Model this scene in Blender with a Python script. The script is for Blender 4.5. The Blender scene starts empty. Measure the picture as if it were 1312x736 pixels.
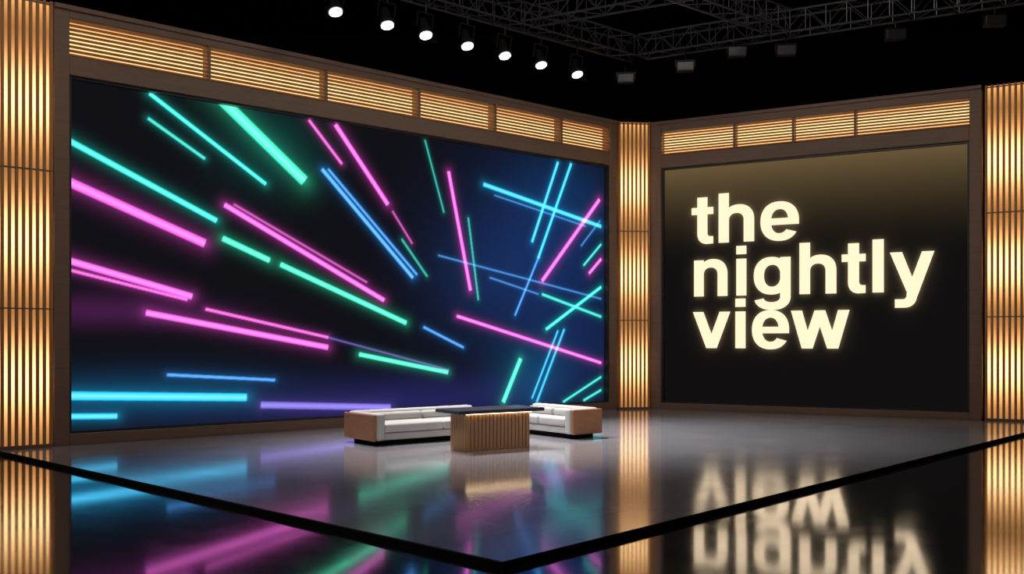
import bpy, bmesh, math, random
import numpy as np
from mathutils import Vector, Matrix
random.seed(4)
scn = bpy.context.scene

# ------------------------------------------------------------------ materials
def new_mat(name):
    m = bpy.data.materials.new(name); m.use_nodes = True
    nt = m.node_tree; nt.nodes.clear()
    out = nt.nodes.new('ShaderNodeOutputMaterial')
    return m, nt, out
def pbr(name, col, rough=0.5, metal=0.0, noise=0.0, nscale=(5,5,5), coat=0.0, bump=0.0, rnoise=0.0, spec=0.5):
    m, nt, out = new_mat(name)
    b = nt.nodes.new('ShaderNodeBsdfPrincipled')
    b.inputs['Base Color'].default_value = (*col, 1); b.inputs['Roughness'].default_value = rough
    b.inputs['Metallic'].default_value = metal; b.inputs['Coat Weight'].default_value = coat
    b.inputs['Coat Roughness'].default_value = 0.08
    b.inputs['Specular IOR Level'].default_value = spec
    nt.links.new(b.outputs[0], out.inputs[0])
    if noise or bump or rnoise:
        tc = nt.nodes.new('ShaderNodeTexCoord'); mp = nt.nodes.new('ShaderNodeMapping')
        mp.inputs['Scale'].default_value = nscale
        nz = nt.nodes.new('ShaderNodeTexNoise'); nz.inputs['Scale'].default_value = 1; nz.inputs['Detail'].default_value = 5
        nt.links.new(tc.outputs['Object'], mp.inputs[0]); nt.links.new(mp.outputs[0], nz.inputs['Vector'])
        if noise:
            mx = nt.nodes.new('ShaderNodeMix'); mx.data_type = 'RGBA'
            mx.inputs['A'].default_value = (*[c*(1-noise) for c in col], 1)
            mx.inputs['B'].default_value = (*[min(1, c*(1+noise)) for c in col], 1)
            nt.links.new(nz.outputs[0], mx.inputs['Factor']); nt.links.new(mx.outputs['Result'], b.inputs['Base Color'])
        if bump:
            bp = nt.nodes.new('ShaderNodeBump'); bp.inputs['Strength'].default_value = bump; bp.inputs['Distance'].default_value = 0.01
            nt.links.new(nz.outputs[0], bp.inputs['Height']); nt.links.new(bp.outputs[0], b.inputs['Normal'])
    return m
def emis(name, col, s):
    m, nt, out = new_mat(name)
    e = nt.nodes.new('ShaderNodeEmission'); e.inputs[0].default_value = (*col, 1); e.inputs[1].default_value = s
    nt.links.new(e.outputs[0], out.inputs[0]); return m
def vcol_emis(name):
    m, nt, out = new_mat(name)
    a = nt.nodes.new('ShaderNodeAttribute'); a.attribute_name = 'content'
    e = nt.nodes.new('ShaderNodeEmission')
    nt.links.new(a.outputs['Color'], e.inputs[0]); nt.links.new(e.outputs[0], out.inputs[0]); return m
def tube_glow(name, period, lo, hi, width, phase=0.5, off=0.0):
    """warm diffuser: lamps in the middle of each section"""
    m, nt, out = new_mat(name)
    N = nt.nodes.new; L = nt.links.new
    tc = N('ShaderNodeTexCoord'); sp = N('ShaderNodeSeparateXYZ'); L(tc.outputs['Object'], sp.inputs[0])
    def M(op, a, b=None, c=None):
        n = N('ShaderNodeMath'); n.operation = op
        for i, v in enumerate((a, b, c)):
            if v is None: continue
            if isinstance(v, (int, float)): n.inputs[i].default_value = v
            else: L(v, n.inputs[i])
        return n.outputs[0]
    f = M('FRACT', M('DIVIDE', M('SUBTRACT', sp.outputs['Z'], off), period))
    d = M('DIVIDE', M('SUBTRACT', f, phase), width)
    g = M('EXPONENT', M('MULTIPLY', M('MULTIPLY', d, d), -1.0))
    s = M('MULTIPLY_ADD', g, hi-lo, lo)
    cr = N('ShaderNodeMix'); cr.data_type = 'RGBA'
    cr.inputs['A'].default_value = (1, .42, .12, 1); cr.inputs['B'].default_value = (1, .60, .27, 1)
    L(g, cr.inputs['Factor'])
    e = N('ShaderNodeEmission'); L(cr.outputs['Result'], e.inputs[0]); L(s, e.inputs[1]); L(e.outputs[0], out.inputs[0])
    return m

M_wood = pbr('frame_wood', (.235,.155,.112), .55, noise=.22, nscale=(1,20,20), bump=.1)
M_slat = pbr('slat_wood', (.54,.28,.12), .7, noise=.15, nscale=(30,30,2), spec=.2)
M_black = pbr('black_matte', (.004,.004,.005), .9, spec=.1)
M_blackmetal = pbr('black_metal', (.02,.02,.022), .45, .5)
M_truss = pbr('truss_metal', (.11,.11,.125), .4, .7)
M_fix = pbr('fixture_body', (.05,.05,.055), .4, .5)
M_edge = pbr('stage_edge', (.04,.04,.042), .4)
M_sofa = pbr('sofa_fabric', (.46,.45,.44), .85, noise=.06, nscale=(60,60,60), bump=.2)
M_sofawood = pbr('sofa_wood', (.33,.15,.07), .4, noise=.25, nscale=(3,3,25))
M_deskwood = pbr('desk_wood', (.46,.25,.13), .5, noise=.2, nscale=(30,30,2))
M_desktop = pbr('desk_top', (.035,.04,.055), .3)
M_warm = emis('warm_led', (1,.72,.4), 8)
FZ=-0.07
M_colglow = tube_glow('column_diffuser', 2.6, .40, 2.6, .27)
M_headglow = tube_glow('header_diffuser', .8, .8, 2.0, .38, .55, 7.38)
M_bulb = emis('lamp_face', (1,.97,.92), 12)
M_text = emis('sign_letters_glow', (1,.77,.52), 1.25)
M_glass = pbr('fixture_glass',(.05,.05,.055),.3,.3)

def tiled(name, c1, c2, mortar, tile, msize, rot, rlo, rhi, nsc, bump, spec, coat=0, crough=.1):
    m, nt, out = new_mat(name); N = nt.nodes.new; L = nt.links.new
    b = N('ShaderNodeBsdfPrincipled'); tc = N('ShaderNodeTexCoord'); mp = N('ShaderNodeMapping')
    mp.inputs['Rotation'].default_value = (0,0,math.radians(rot))
    br = N('ShaderNodeTexBrick'); br.inputs['Scale'].default_value = 1; br.offset = 0
    br.inputs['Brick Width'].default_value = tile; br.inputs['Row Height'].default_value = tile
    br.inputs['Mortar Size'].default_value = msize
    br.inputs['Color1'].default_value = (*c1,1); br.inputs['Color2'].default_value = (*c2,1); br.inputs['Mortar'].default_value = (*mortar,1)
    nz = N('ShaderNodeTexNoise'); nz.inputs['Scale'].default_value = nsc; nz.inputs['Detail'].default_value = 6
    mr = N('ShaderNodeMapRange'); mr.inputs['From Min'].default_value=.3; mr.inputs['From Max'].default_value=.7; mr.inputs['To Min'].default_value=rlo; mr.inputs['To Max'].default_value=rhi
    bp = N('ShaderNodeBump'); bp.inputs['Strength'].default_value=bump; bp.inputs['Distance'].default_value=.01
    L(tc.outputs['Object'], mp.inputs[0]); L(mp.outputs[0], br.inputs['Vector']); L(mp.outputs[0], nz.inputs['Vector'])
    L(br.outputs['Color'], b.inputs['Base Color']); L(nz.outputs[0], mr.inputs['Value']); L(mr.outputs[0], b.inputs['Roughness'])
    L(nz.outputs[0], bp.inputs['Height']); L(bp.outputs[0], b.inputs['Normal'])
    b.inputs['Specular IOR Level'].default_value = spec
    b.inputs['Coat Weight'].default_value = coat; b.inputs['Coat Roughness'].default_value = crough; b.inputs['Coat IOR'].default_value = 1.7
    L(b.outputs[0], out.inputs[0]); return m
M_gloss = tiled('black_gloss_floor', (.012,.012,.014), (.017,.016,.018), (.004,.004,.004), 1.2, .006, -46, .06, .12, 2.5, .008, 1.0, 1.0, .07)
M_stage = tiled('stage_gloss', (.43,.42,.46), (.415,.405,.445), (.27,.26,.29), 2.44, .006, -44, .10, .17, 1.2, .003, 1.0, .6, .10)

# ------------------------------------------------------------------ mesh helpers
def empty(name, loc=(0,0,0), rot=0.0, parent=None):
    o = bpy.data.objects.new(name, None); scn.collection.objects.link(o)
    o.location = loc; o.rotation_euler = (0,0,rot); o.empty_display_size = .3
    if parent: o.parent = parent
    return o
class MB:
    def __init__(s): s.v=[]; s.f=[]
    def box(s, x0,x1,y0,y1,z0,z1):
        n=len(s.v)
        s.v+=[(x,y,z) for z in (z0,z1) for x,y in ((x0,y0),(x1,y0),(x1,y1),(x0,y1))]
        s.f+=[(n,n+3,n+2,n+1),(n+4,n+5,n+6,n+7),(n,n+1,n+5,n+4),(n+1,n+2,n+6,n+5),(n+2,n+3,n+7,n+6),(n+3,n,n+4,n+7)]
    def prism(s, poly, z0, z1):
        n=len(s.v); k=len(poly)
        s.v+=[(x,y,z0) for x,y in poly]+[(x,y,z1) for x,y in poly]
        s.f.append(tuple(n+i for i in reversed(range(k)))); s.f.append(tuple(n+k+i for i in range(k)))
        for i in range(k):
            j=(i+1)%k; s.f.append((n+i,n+j,n+k+j,n+k+i))
    def tube(s, a, b, r, seg=8, r2=None):
        a=Vector(a); b=Vector(b); d=(b-a).normalized(); r2 = r if r2 is None else r2
        up=Vector((0,0,1)) if abs(d.z)<.9 else Vector((1,0,0))
        x=d.cross(up).normalized(); y=d.cross(x); n=len(s.v)
        for p,rr in ((a,r),(b,r2)):
            for i in range(seg):
                t=2*math.pi*i/seg; s.v.append(tuple(p+x*rr*math.cos(t)+y*rr*math.sin(t)))
        for i in range(seg):
            j=(i+1)%seg; s.f.append((n+i,n+j,n+seg+j,n+seg+i))
        s.f.append(tuple(n+i for i in reversed(range(seg)))); s.f.append(tuple(n+seg+i for i in range(seg)))
    def obj(s, name, mat, parent=None, bevel=0, seg=2, smooth=False):
        me=bpy.data.meshes.new(name); me.from_pydata(s.v,[],s.f); me.update()
        bm=bmesh.new(); bm.from_mesh(me); bmesh.ops.recalc_face_normals(bm, faces=bm.faces); bm.to_mesh(me); bm.free()
        o=bpy.data.objects.new(name, me); scn.collection.objects.link(o); me.materials.append(mat)
        if parent: o.parent=parent
        if bevel:
            md=o.modifiers.new('bevel','BEVEL'); md.width=bevel; md.segments=seg; md.limit_method='ANGLE'
        if smooth or bevel:
            for p in me.polygons: p.use_smooth=True
            if bevel:
                w=o.modifiers.new('wn','WEIGHTED_NORMAL')
            else:
                try: me.set_sharp_from_angle(angle=math.radians(40))
                except Exception: pass
        return o
def box(name, mat, parent, x0,x1,y0,y1,z0,z1, bevel=0, seg=2):
    m=MB(); m.box(x0,x1,y0,y1,z0,z1); return m.obj(name, mat, parent, bevel, seg)

def glow_grid(name, parent, W, z0, z1, step, func, mat, y=0.0):
    """LED pixel surface: one vertex per LED, colour computed per LED"""
    nx=int(W/step)+1; nz=int((z1-z0)/step)+1
    u=np.linspace(0,W,nx); z=np.linspace(z0,z1,nz); U,Z=np.meshgrid(u,z)
    co=np.zeros((nx*nz,3),np.float32); co[:,0]=U.ravel(); co[:,1]=y; co[:,2]=Z.ravel()
    i=np.arange((nx-1)*(nz-1)); r=i//(nx-1); c=i%(nx-1); a=r*nx+c
    quads=np.stack([a,a+1,a+nx+1,a+nx],1).astype(np.int32)
    me=bpy.data.meshes.new(name); me.vertices.add(nx*nz); me.vertices.foreach_set('co',co.ravel())
    me.loops.add(quads.size); me.loops.foreach_set('vertex_index',quads.ravel())
    me.polygons.add(len(quads)); me.polygons.foreach_set('loop_start',(np.arange(len(quads))*4).astype(np.int32))
    me.update(calc_edges=True)
    col=func(U,Z).reshape(-1,3); at=me.color_attributes.new('content','FLOAT_COLOR','POINT')
    rgba=np.ones((nx*nz,4),np.float32); rgba[:,:3]=col; at.data.foreach_set('color',rgba.ravel())
    o=bpy.data.objects.new(name,me); scn.collection.objects.link(o); me.materials.append(mat); o.parent=parent
    return o

# ------------------------------------------------------------------ room shell
box('floor', M_gloss, None, -24,24,-8,38,FZ-.2,FZ)
box('ceiling', M_black, None, -24,24,-8,38,14,14.2)
box('wall_back', M_black, None, -24,24,38,38.2,FZ-.2,14.2)
box('wall_front', M_black, None, -24,24,-8.2,-8,FZ-.2,14.2)
box('wall_left', M_black, None, -24.2,-24,-8,38,FZ-.2,14.2)
box('wall_right', M_black, None, 24,24.2,-8,38,FZ-.2,14.2)

THL=math.radians(40.4); THR=math.radians(-28.85)
OL=(-8.59,18.8); OR=(4.454,28.7)
def loc_on(o,th,u,y): return (o[0]+u*math.cos(th)-y*math.sin(th), o[1]+u*math.sin(th)+y*math.cos(th))
# stage platform
poly=[(-.08,8.83),loc_on(OR,THR,10.17,-.26),loc_on(OR,THR,-.33,-.24),(4.08,28.46),(3.09,28.34),loc_on(OL,THL,15.1,-.24),
      loc_on(OL,THL,-.32,-.24),loc_on(OL,THL,-.32,-.33),loc_on(OL,THL,-1.24,-.33)]
pe=empty('stage_platform')
m=MB(); m.prism(poly, FZ, -.014); m.obj('deck_edge', M_edge, pe)
m=MB(); m.prism(poly, -.014, 0); m.obj('deck_surface', M_stage, pe)

# ------------------------------------------------------------------ LED wall (left)
WL=14.83; LED_Z0=.22; LED_Z1=7.09; TOP=8.38
led=empty('led_video_wall',(*OL,0),THL)
COL={'T':(.02,.82,.68),'M':(.05,.98,.56),'P':(1.0,.11,.76),'B':(.04,.34,1.0),'C':(.01,.56,1.0),'V':(.30,.20,1.0)}
ST=[(0.02,5.88,3.02,4.56,0.111,'T'),(1.58,6.52,2.76,5.85,0.065,'T'),(1.61,7.03,4.15,5.46,0.083,'T'),(2.86,7.37,5.10,5.63,0.239,'M'),
(0.02,5.08,2.76,4.06,0.173,'P'),(3.21,4.91,7.23,2.98,0.106,'P'),(3.42,4.94,6.75,3.39,0.053,'P'),(5.22,7.02,6.07,6.13,0.072,'P'),
(5.91,7.01,7.34,5.30,0.111,'P'),(7.48,5.14,8.05,4.40,0.057,'P'),(5.56,5.94,8.07,3.56,0.093,'B'),(5.72,5.96,8.19,3.64,0.065,'B'),
(7.75,4.48,8.50,3.61,0.058,'T'),(3.17,4.19,4.24,3.78,0.119,'M'),(4.52,3.70,7.87,2.44,0.110,'M'),
(.01,3.56,2.48,2.93,.125,'P'),(.01,3.38,2.38,2.86,.062,'P'),(1.54,2.57,5.70,1.85,.118,'P'),(2.79,2.67,5.70,2.08,.068,'P'),(5.70,2.08,9.17,1.26,.047,'V'),
(6.55,1.68,9.14,1.20,.095,'M'),(8.40,2.34,9.64,1.83,.069,'B'),(.01,.94,3.70,.77,.160,'C'),(1.97,1.30,4.37,1.13,.066,'B'),(.01,.54,.95,.50,.107,'C'),
(4.05,.59,7.41,.39,.144,'V'),(8.44,6.99,9.02,5.25,.048,'T'),(9.17,6.29,9.87,3.31,.099,'P'),(9.80,5.17,10.13,3.07,.060,'T'),(10.31,6.09,14.67,5.32,.107,'C'),
(10.68,5.84,14.03,5.28,.042,'B'),(12.96,6.98,12.00,4.70,.086,'C'),(13.47,7.00,12.23,4.28,.086,'C'),(12.23,4.28,11.39,2.69,.063,'B'),
(14.60,6.09,12.37,3.65,.110,'P'),(14.63,5.48,13.87,4.71,.056,'B'),(14.67,4.80,13.97,4.16,.067,'T'),
(14.67,4.37,14.19,3.94,.09,'P'),(8.85,4.15,14.67,3.22,.052,'B'),(10.52,3.66,12.23,3.28,.052,'B'),(12.37,3.28,14.67,2.70,.077,'T'),
(14.67,3.56,12.52,2.32,.088,'T'),(9.44,2.63,14.67,1.36,.085,'P'),(13.20,2.32,12.17,.33,.075,'C'),(12.96,2.28,12.00,.44,.064,'C'),
(11.58,1.51,10.98,.38,.125,'M'),(14.67,.95,13.17,.29,.066,'T'),(14.67,.57,13.97,.30,.067,'T')]
DIM={'V':.6}
BL=[(12.6,4.4,2.6,2.2,(.003,.020,.10)),(10.2,3.6,1.8,1.6,(.002,.010,.04)),(13.6,1.6,2.2,1.4,(.002,.012,.06)),(8.0,.5,4.5,.6,(.012,.012,.09)),
(1.5,.9,2.6,.5,(.0,.03,.08)),(0.6,2.6,2.2,.3,(.05,.006,.05)),(4.3,6.3,1.2,.9,(.0,.03,.025)),(13.2,6.2,1.8,1.0,(.0,.015,.05)),(12.0,1.0,1.2,.9,(.0,.04,.08))]
def led_content(U,Z):
    C=np.zeros(U.shape+(3,)); C[...]=(.0055,.0055,.008)
    for cx,cz,rx,rz,c in BL:
        g=np.exp(-(((U-cx)/rx)**2+((Z-cz)/rz)**2)); C+=g[...,None]*np.array(c)
    for u0,z0,u1,z1,w,k in ST:
        h=w/2; R=h*9+.12
        sl=(U>min(u0,u1)-R)&(U<max(u0,u1)+R)&(Z>min(z0,z1)-R)&(Z<max(z0,z1)+R)
        x=U[sl];y=Z[sl]; dx,dz=u1-u0,z1-z0; Ln=math.hypot(dx,dz)
        a=((x-u0)*dx+(y-z0)*dz)/Ln; b=((x-u0)*-dz+(y-z0)*dx)/Ln
        ea=np.maximum(np.abs(a-Ln/2)-Ln/2,0); d=np.hypot(ea,b)
        core=np.clip((h-np.abs(b))/(.35*h)+.6,0,1)*np.clip(1-ea/.02,0,1)
        cen=np.exp(-(b/(h*.6))**2)*core
        halo=np.exp(-d/(h*1.3+.02))*.30*np.clip(1-d/R,0,1)
        c=np.array(COL[k])
        s=DIM.get(k,1.0)*(0.45 if w<.061 else (.8 if w<.08 else 1.08))
        C[sl]+= s*(core[:,None]*c*.95 + cen[:,None]*np.array((.16,.18,.16))+halo[:,None]*c)
    return C
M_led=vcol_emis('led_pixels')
glow_grid('screen_surface', led, WL, LED_Z0, LED_Z1, .018, led_content, M_led, y=0)
box('screen_backing', M_black, led, -.0,WL,.01,.14,LED_Z0,LED_Z1)

# ------------------------------------------------------------------ surrounding wood walls
def wood_portal(name, loc, th, u0, W, u1, led_top, sl0, sl1, divs, panel_z0):
    e=empty(name, loc, th)
    FY=-.22  # front
    m=MB()
    m.box(u0, -.0, FY, .3, FZ, TOP); m.box(W, u1, FY, .3, FZ, TOP)
    m.box(0, W, FY, .3, FZ, panel_z0)
    m.box(0, W, FY, .3, led_top, sl0)
    m.box(0, W, FY, .3, sl1, TOP)
    m.obj('timber_frame', M_wood, e, .012)
    m=MB(); m.box(u0, u1, FY-.05, .32, TOP-.06, TOP+.03)
    m.obj('cap_moulding', M_wood, e, .01)
    m=MB()
    m.box(-.0, .05, FY+.06, -.01, panel_z0, led_top); m.box(W-.05, W, FY+.06, -.01, panel_z0, led_top)
    m.box(.05, W-.05, FY+.06, -.01, led_top-.05, led_top); m.box(.05, W-.05, FY+.06, -.01, panel_z0, panel_z0+.04)
    m.obj('screen_trim', M_edge, e)
    m=MB(); m.box(0, W, .10, .14, sl0, sl1); m.obj('louvre_diffuser', M_headglow, e)
    m=MB(); n=9; h=(sl1-sl0)/n
    for i in range(n):
        zc=sl0+(i+.5)*h
        m.box(0, W, FY+.05, FY+.12, zc-h*.25, zc+h*.25)
    m.obj('louvre_slats', M_slat, e, .006)
    m=MB()
    for d in divs: m.box(d-.025, d+.025, FY+.02, .1, sl0, sl1)
    m.obj('louvre_dividers', M_wood, e)
    box('back_panel', M_black, e, u0+.02, u1-.02, .3,.4, FZ, TOP)
    return e
wood_portal('wall_video', (*OL,0), THL, -.28, WL, 15.12, LED_Z1, 7.45, 8.18,
            [.188*WL,.375*WL,.549*WL,.712*WL,.872*WL], LED_Z0)
wood_portal('wall_sign', (*OR,0), THR, -.33, 8.18, 8.46, 7.05, 7.42, 8.12,
            [.2645*8.18,.464*8.18,.6626*8.18], .19)

# ------------------------------------------------------------------ fluted light columns
def spot(name, loc, tgt, e, deg, col, r=.3):
    l=bpy.data.lights.new(name,'SPOT'); l.energy=e; l.spot_size=math.radians(deg); l.spot_blend=1; l.shadow_soft_size=r; l.color=col
    o=bpy.data.objects.new(name,l); scn.collection.objects.link(o); o.location=loc
    o.rotation_euler=(Vector(tgt)-Vector(loc)).to_track_quat('-Z','Y').to_euler(); return o
def column(loc, th, w, dp=.5, top=TOP+.02):
    e=empty('slatted_light_column', (*loc,0), th)
    box('core', M_black, e, .06,w-.06,.1,dp,FZ,top)
    mb=MB(); mb.box(.03,w-.03,.07,.1,0.02,top-.02); mb.box(.03,.06,.1,dp,.02,top-.02); mb.box(w-.06,w-.03,.1,dp,.02,top-.02)
    mb.obj('diffuser', M_colglow, e)
    m=MB(); n=round(w/.125); p=w/n
    for i in range(n+1):
        x=i*p; m.box(x-.031,x+.031,-.0,.05,FZ,top)
    k=round(dp/.125); q=dp/k
    for i in range(1,k+1):
        y=i*q
        m.box(-.03,.03,y-.034,y+.034,FZ,top); m.box(w-.03,w+.03,y-.034,y+.034,FZ,top)
    m.obj('slats', M_slat, e, .018, 3)
    m=MB()
    for z in (0,2.6,5.2,top-.06):
        m.box(-.034,w+.034,-.006,dp,(z-.012) if z else FZ,(z+.012) if z else .06)
    m.obj('joint_bands', M_wood, e)
    c=Vector((loc[0],loc[1],0))+Vector((math.cos(th),math.sin(th),0))*w/2; f=Vector((math.sin(th),-math.cos(th),0))
    spot('column_fill', c+f*5+Vector((0,0,12)), c+Vector((0,0,4.4)), 190, 50, (1,.62,.30), .4)  # added spot without a fixture, brightens the slat fronts
    return e
column(loc_on(OL,THL,-1.30,-.28),THL,.96)
column((3.14,28.40),math.radians(7),.87)
column(loc_on(OR,THR,8.56,-.2),THR,1.05)

# ------------------------------------------------------------------ sign
sign=empty('nightly_view_sign',(*OR,0),THR)
letters=[]
def ell(cx,cy,rx,ry,a0,a1,n=26):
    e=2/2.25
    out=[]
    for i in range(n+1):
        t=math.radians(a0+(a1-a0)*i/n); c,s=math.cos(t),math.sin(t)
        out.append((cx+rx*math.copysign(abs(c)**e,c), cy+ry*math.copysign(abs(s)**e,s)))
    return out
def strip(o,i): return [[o[k],o[k+1],i[k+1],i[k]] for k in range(len(o)-1)]
def R(x0,x1,y0,y1): return [[(x0,y0),(x1,y0),(x1,y1),(x0,y1)]]
def arch():
    o=ell(340,320,208,224,158,0)+[(548,0)]; i=ell(304,318,104,104,180,0)+[(408,0)]
    return strip(o,i)
G={}
G['n']=(611,R(60,200,0,532)+arch())
G['h']=(611,R(60,200,0,718)+arch())
G['l']=(278,R(69,209,0,718))
G['i']=(278,R(69,209,0,532)+R(69,209,598,718))
o=[(90,532),(90,150)]+ell(228,150,138,157,180,268,14)+[(312,-2)]
i=[(230,532),(230,160)]+ell(282,152,52,48,180,268,14)+[(312,104)]
G['t']=(333,R(90,230,500,680)+R(8,314,430,532)+strip(o,i))
G['e']=(556,strip(ell(280,266,254,280,-4,328,44),ell(280,266,116,172,-12,318,44))+R(150,533,215,308))
o=[(548,532),(548,-20)]+ell(296,-20,252,196,0,-166,30); i=[(408,532),(408,-28)]+ell(290,-28,118,76,0,-166,30)
G['g']=(611,strip(ell(286,272,246,268,0,360,40),ell(296,272,116,156,0,360,40))+strip(o,i))
G['v']=(556,[[(8,532),(158,532),(352,0),(204,0)],[(398,532),(548,532),(352,0),(204,0)]])
G['w']=(778,[[(6,532),(152,532),(292,0),(150,0)],[(150,0),(292,0),(458,532),(320,532)],[(320,532),(458,532),(628,0),(486,0)],[(486,0),(628,0),(772,532),(626,532)]])
yo=[(548,532),(372,20),(345,-60)]+ell(180,-40,160,172,-8,-90,12)+[(70,-212)]
yi=[(400,532),(228,40),(215,-20)]+ell(170,-40,44,58,-8,-90,12)+[(70,-98)]
G['y']=(556,[[(8,532),(158,532),(330,60),(214,0)]]+strip(yo,yi))
def text(s,u,z,sx):
    K=1.955/1000; x=0
    for ch in s:
        adv,polys=G[ch]
        for p in polys: letters.append([(u+(x+a)*K*sx, z+b*K) for a,b in p])
        x+=adv
text('the',.86,4.80,1.06); text('nightly',.83,3.28,1.02); text('view',.90,1.79,1.03)
m=MB()
for p in letters:
    n=len(m.v); k=len(p)
    m.v+=[(a,-.05,b) for a,b in p]+[(a,-.01,b) for a,b in p]
    m.f.append(tuple(range(n,n+k))); m.f.append(tuple(n+k+q for q in reversed(range(k))))
    for q in range(k):
        j=(q+1)%k; m.f.append((n+q,n+j,n+k+j,n+k+q))
m.obj('letters', M_text, sign)
def inside(P,U,Z):
    s1=np.ones(U.shape,bool); s2=np.ones(U.shape,bool)
    for q in range(len(P)):
        (x0,y0),(x1,y1)=P[q],P[(q+1)%len(P)]
        c=(x1-x0)*(Z-y0)-(y1-y0)*(U-x0); s1&=c>=0; s2&=c<=0
    return s1|s2
def sign_emission(U,Z):
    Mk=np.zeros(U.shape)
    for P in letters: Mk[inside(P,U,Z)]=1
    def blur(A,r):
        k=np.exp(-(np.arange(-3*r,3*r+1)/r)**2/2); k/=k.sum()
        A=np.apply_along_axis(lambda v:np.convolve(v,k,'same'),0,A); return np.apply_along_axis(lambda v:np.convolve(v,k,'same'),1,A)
    H=blur(Mk,2)*.13+blur(Mk,7)*.03  # letter glow on the panel, painted as a blurred halo
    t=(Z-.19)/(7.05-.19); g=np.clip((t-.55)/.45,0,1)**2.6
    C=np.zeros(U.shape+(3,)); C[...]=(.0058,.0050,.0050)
    C+=g[...,None]*np.array((.135,.09,.036)); C+=H[...,None]*np.array((1,.75,.42))  # olive-gold brightening toward the top, put into the panel emission
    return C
glow_grid('display_surface', sign, 8.18, .19, 7.05, .035, sign_emission, M_led, y=0)
box('display_backing', M_black, sign, 0,8.18,.01,.14,.19,7.05)

# ------------------------------------------------------------------ desk
desk=empty('presenter_desk',(-.40,18.09,0),math.radians(34))
hw,hd=.685,.27
box('body_core', M_black, desk, -hw+.03,hw-.03,-hd+.03,hd-.03,.0,.68)
m=MB(); n=17
for k in range(n):
    x=-hw+(k+.5)*2*hw/n
    for y in (-hd,hd): m.box(x-.031,x+.031,y-.02,y+.02,.03,.665)
n=7
for k in range(n):
    y=-hd+(k+.5)*2*hd/n
    for x in (-hw,hw): m.box(x-.02,x+.02,y-.03,y+.03,.03,.665)
m.obj('front_slats', M_deskwood, desk, .006)
m=MB(); m.box(-hw-.01,hw+.01,-hd-.01,hd+.01,0,.035); m.obj('plinth', M_deskwood, desk, .004)
box('under_top_led', M_warm, desk, -hw-.03,hw+.03,-hd-.045,-hd-.03,.675,.69)
box('top_slab', M_desktop, desk, -.93,.93,-.43,.43,.69,.755,.012)

# ------------------------------------------------------------------ sofas
def sofa(loc, rot, L, D=1.15, arm_left=True):
    e=empty('lounge_sofa', loc, rot)
    H=.62; aw=.20
    m=MB(); m.box(.14,L-.14,.12,D-.12,0,.10); m.obj('plinth', M_black, e)
    m=MB(); m.box(.05,L-.05,.05,D-.05,.10,.24); m.obj('seat_base', M_sofa, e, .03,3)
    s0,s1=(aw+.01,L-.02) if arm_left else (.02,L-aw-.01)
    k=2; w=(s1-s0)/k
    for q in range(k):
        m=MB(); m.box(s0+q*w+.004,s0+(q+1)*w-.004,.02,D-.26,.245,.415); m.obj('seat_cushion_%d'%(q+1), M_sofa, e, .05,4)
    m=MB(); m.box(.06 if arm_left else .0,L if arm_left else L-.06,D-.26,D-.03,.12,H); m.obj('backrest', M_sofa, e, .06,4)
    for q in range(k):
        m=MB(); m.box(s0+q*w+.01,s0+(q+1)*w-.01,D-.42,D-.24,.40,H-.05); m.obj('back_cushion_%d'%(q+1), M_sofa, e, .06,4)
    if arm_left:
        m=MB(); m.box(.045,aw+.02,.0,D-.05,.10,H-.01); m.obj('arm_pad', M_sofa, e, .045,4)
        m=MB(); m.box(-.03,.05,.03,D,.09,H-.02); m.obj('arm_wood_shell', M_sofawood, e, .03,3)
    else:
        m=MB(); m.box(L-aw-.02,L-.045,.0,D-.05,.10,H-.01); m.obj('arm_pad', M_sofa, e, .045,4)
        m=MB(); m.box(L-.05,L+.03,.03,D,.09,H-.02); m.obj('arm_wood_shell', M_sofawood, e, .03,3)
    m=MB(); m.box(.0,L,D-.03,D+.01,.12,H-.08); m.obj('back_shell', M_sofawood, e, .012)
    return e
sofa((-2.57,18.38,0), math.radians(38), 2.95, 1.2, True)
ang=math.radians(-52); L2=2.0; fx,fy=1.20,19.70
sofa((fx-L2*math.cos(ang), fy-L2*math.sin(ang),0), ang, L2, .84, False)

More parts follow.
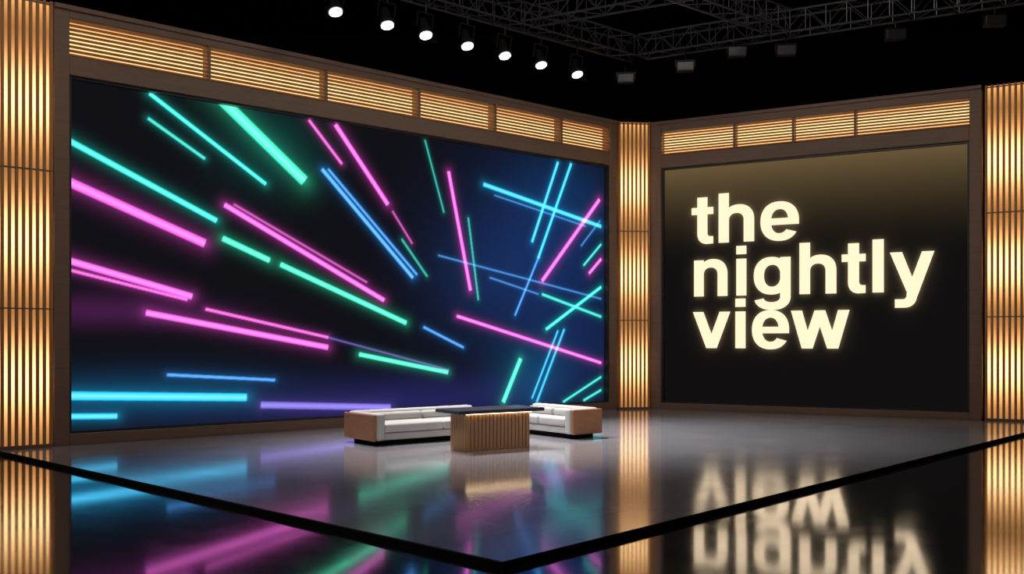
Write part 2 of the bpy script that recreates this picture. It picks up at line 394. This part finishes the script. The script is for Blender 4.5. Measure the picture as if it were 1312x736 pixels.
# ------------------------------------------------------------------ spot lamps on a pipe
z=8.89
A=Vector((-5.45,18.85,0)); Bp=Vector((1.72,25.25,0)); d=(Bp-A).normalized()
rig=empty('spotlight_pipe', (0,0,z+.75))
m=MB(); m.tube(A-d*1.5, Bp+d*.8, .03)
for t in (0,.5,1):
    p=A.lerp(Bp,t); m.tube(p, p+Vector((0,0,14-z-.75)), .012)
m.obj('pipe', M_blackmetal, rig, smooth=True)
for k,x in enumerate([-4.93,-3.69,-2.72,-1.94,-1.04,-.17,.73,1.69]):
    t=(x-A.x)/(Bp.x-A.x); p=A.lerp(Bp,t)+Vector((0,0,z))
    e=empty('stage_spotlight', p)
    aim=Vector((.22,-.34,-1)).normalized()
    m=MB(); m.tube(-aim*.42, -aim*.08, .09, 20, .145); m.tube(-aim*.08, Vector((0,0,0)), .17, 20)
    m.obj('housing', M_blackmetal, e, smooth=True)
    m=MB(); m.tube(aim*.001, aim*.02, .135, 24); m.obj('lens', M_bulb, e)
    m=MB(); m.tube((0,0,.72),(0,0,.5),.02); m.tube(Vector((.22*d.x,.22*d.y,.5)),Vector((-.22*d.x,-.22*d.y,.5)),.015)
    for s in (1,-1):
        m.tube(Vector((.22*s*d.x,.22*s*d.y,.5)), Vector((.21*s*d.x,.21*s*d.y,0))-aim*.2, .015)
    m.obj('yoke', M_blackmetal, e)
    l=bpy.data.lights.new('beam','SPOT'); l.energy=1500; l.spot_size=math.radians(60); l.spot_blend=1; l.shadow_soft_size=.15; l.color=(1,.96,.95)
    lo=bpy.data.objects.new('beam',l); scn.collection.objects.link(lo); lo.parent=e; lo.location=aim*.06
    tg=Vector((1.6+(k-3.5)*1.1,20.2+(k-3.5)*.5,0))
    lo.rotation_euler=(tg-p).to_track_quat('-Z','Y').to_euler()

# ------------------------------------------------------------------ trusses
def truss(a,b,s=.55,name='lighting_truss'):
    a=Vector(a);b=Vector(b); e=empty(name,a); dd=(b-a); Ln=dd.length; dd.normalize(); n=Vector((-dd.y,dd.x,0))
    m=MB(); offs=[n*s/2,-n*s/2,n*s/2+Vector((0,0,s)),-n*s/2+Vector((0,0,s))]
    for o in offs: m.tube(o,dd*Ln+o,.03,8)
    k=int(Ln/.5)
    for q in range(k):
        p=dd*(q*Ln/k); p2=dd*((q+1)*Ln/k)
        for i,j in ((0,2),(1,3),(0,1),(2,3)):
            if q%2: i,j=j,i
            m.tube(p+offs[i],p2+offs[j],.014,6)
        m.tube(p+offs[0],p+offs[2],.014,6); m.tube(p+offs[1],p+offs[3],.014,6)
    m.obj('chords', M_truss, e)
    m=MB()
    for t in (.15,.5,.85): m.tube(dd*Ln*t+Vector((0,0,s)), dd*Ln*t+Vector((0,0,14-a.z)), .012)
    m.obj('hangers', M_blackmetal, e)
    return e
dl=Vector((math.cos(THL),math.sin(THL),0)); dr=Vector((math.cos(THR),math.sin(THR),0))
O=Vector((3.4,27.6,10))
truss(O-dl*14, O+dl*.3); truss(O+dr*.3, O+dr*15)
C=O+dr*4.34; truss(C-dl*.3, C-dl*11)
Dd=O-dl*4.33; truss(Dd+dr*.3, Dd+dr*10)
for k,(t,dz) in enumerate(((-.2,-.55),(1.56,-.45),(3.0,-.25),(4.3,-.4),(6.99,-.4),(9.2,-.4))):
    p=O+dr*t+Vector((0,0,dz)); e=empty('flood_fixture', p, THR+.4)
    m=MB(); m.box(-.24,.24,-.12,.12,-.14,.12); m.obj('body', M_fix, e,.02)
    m=MB()
    for s in (-.26,.26): m.box(s-.012,s+.012,-.02,.02,-.02,.18)
    m.box(-.27,.27,-.02,.02,.16,.18); m.tube((0,0,.17),(0,0,max(.2,-dz-.03)),.018); m.obj('yoke', M_blackmetal, e)
    m=MB(); m.box(-.2,.2,-.128,-.12,-.11,.09); m.obj('glass', M_glass, e)

# ------------------------------------------------------------------ lights
def area(name, loc, tgt, size, e, col, sizey=None):
    l=bpy.data.lights.new(name,'AREA'); l.energy=e; l.size=size; l.color=col
    if sizey: l.shape='RECTANGLE'; l.size_y=sizey
    o=bpy.data.objects.new(name,l); scn.collection.objects.link(o); o.location=loc
    o.rotation_euler=(Vector(tgt)-Vector(loc)).to_track_quat('-Z','Y').to_euler(); return o
spot('front_key', (-3,5,11.5), (-1,19.8,.3), 1200, 24, (1,.95,.88))
spot('front_key', (4,6,11.5), (.8,19.8,.3), 800, 24, (1,.95,.88))
area('warm_wall_fill', (4,16,12.8), (6,28,4), 4, 270, (1,.86,.72))  # unseen area light, added to lift the sign wall timber
area('soft_wall_fill', (-5,10,12.8), (-4,22,4), 4, 270, (1,.90,.82))  # second unseen area light, added for the video wall side

w=bpy.data.worlds.new('studio_dark'); scn.world=w; w.use_nodes=True
w.node_tree.nodes['Background'].inputs[0].default_value=(.02,.022,.03,1); w.node_tree.nodes['Background'].inputs[1].default_value=.1

# ------------------------------------------------------------------ camera
cam=bpy.data.cameras.new('camera'); co=bpy.data.objects.new('camera',cam); scn.collection.objects.link(co)
co.location=(0,0,2); co.rotation_euler=(math.radians(90),0,0)
cam.sensor_width=36; cam.lens=36*1250/1312; cam.shift_y=(437-368)/1312; cam.clip_end=200
scn.camera=co
scn.view_settings.view_transform='Standard'
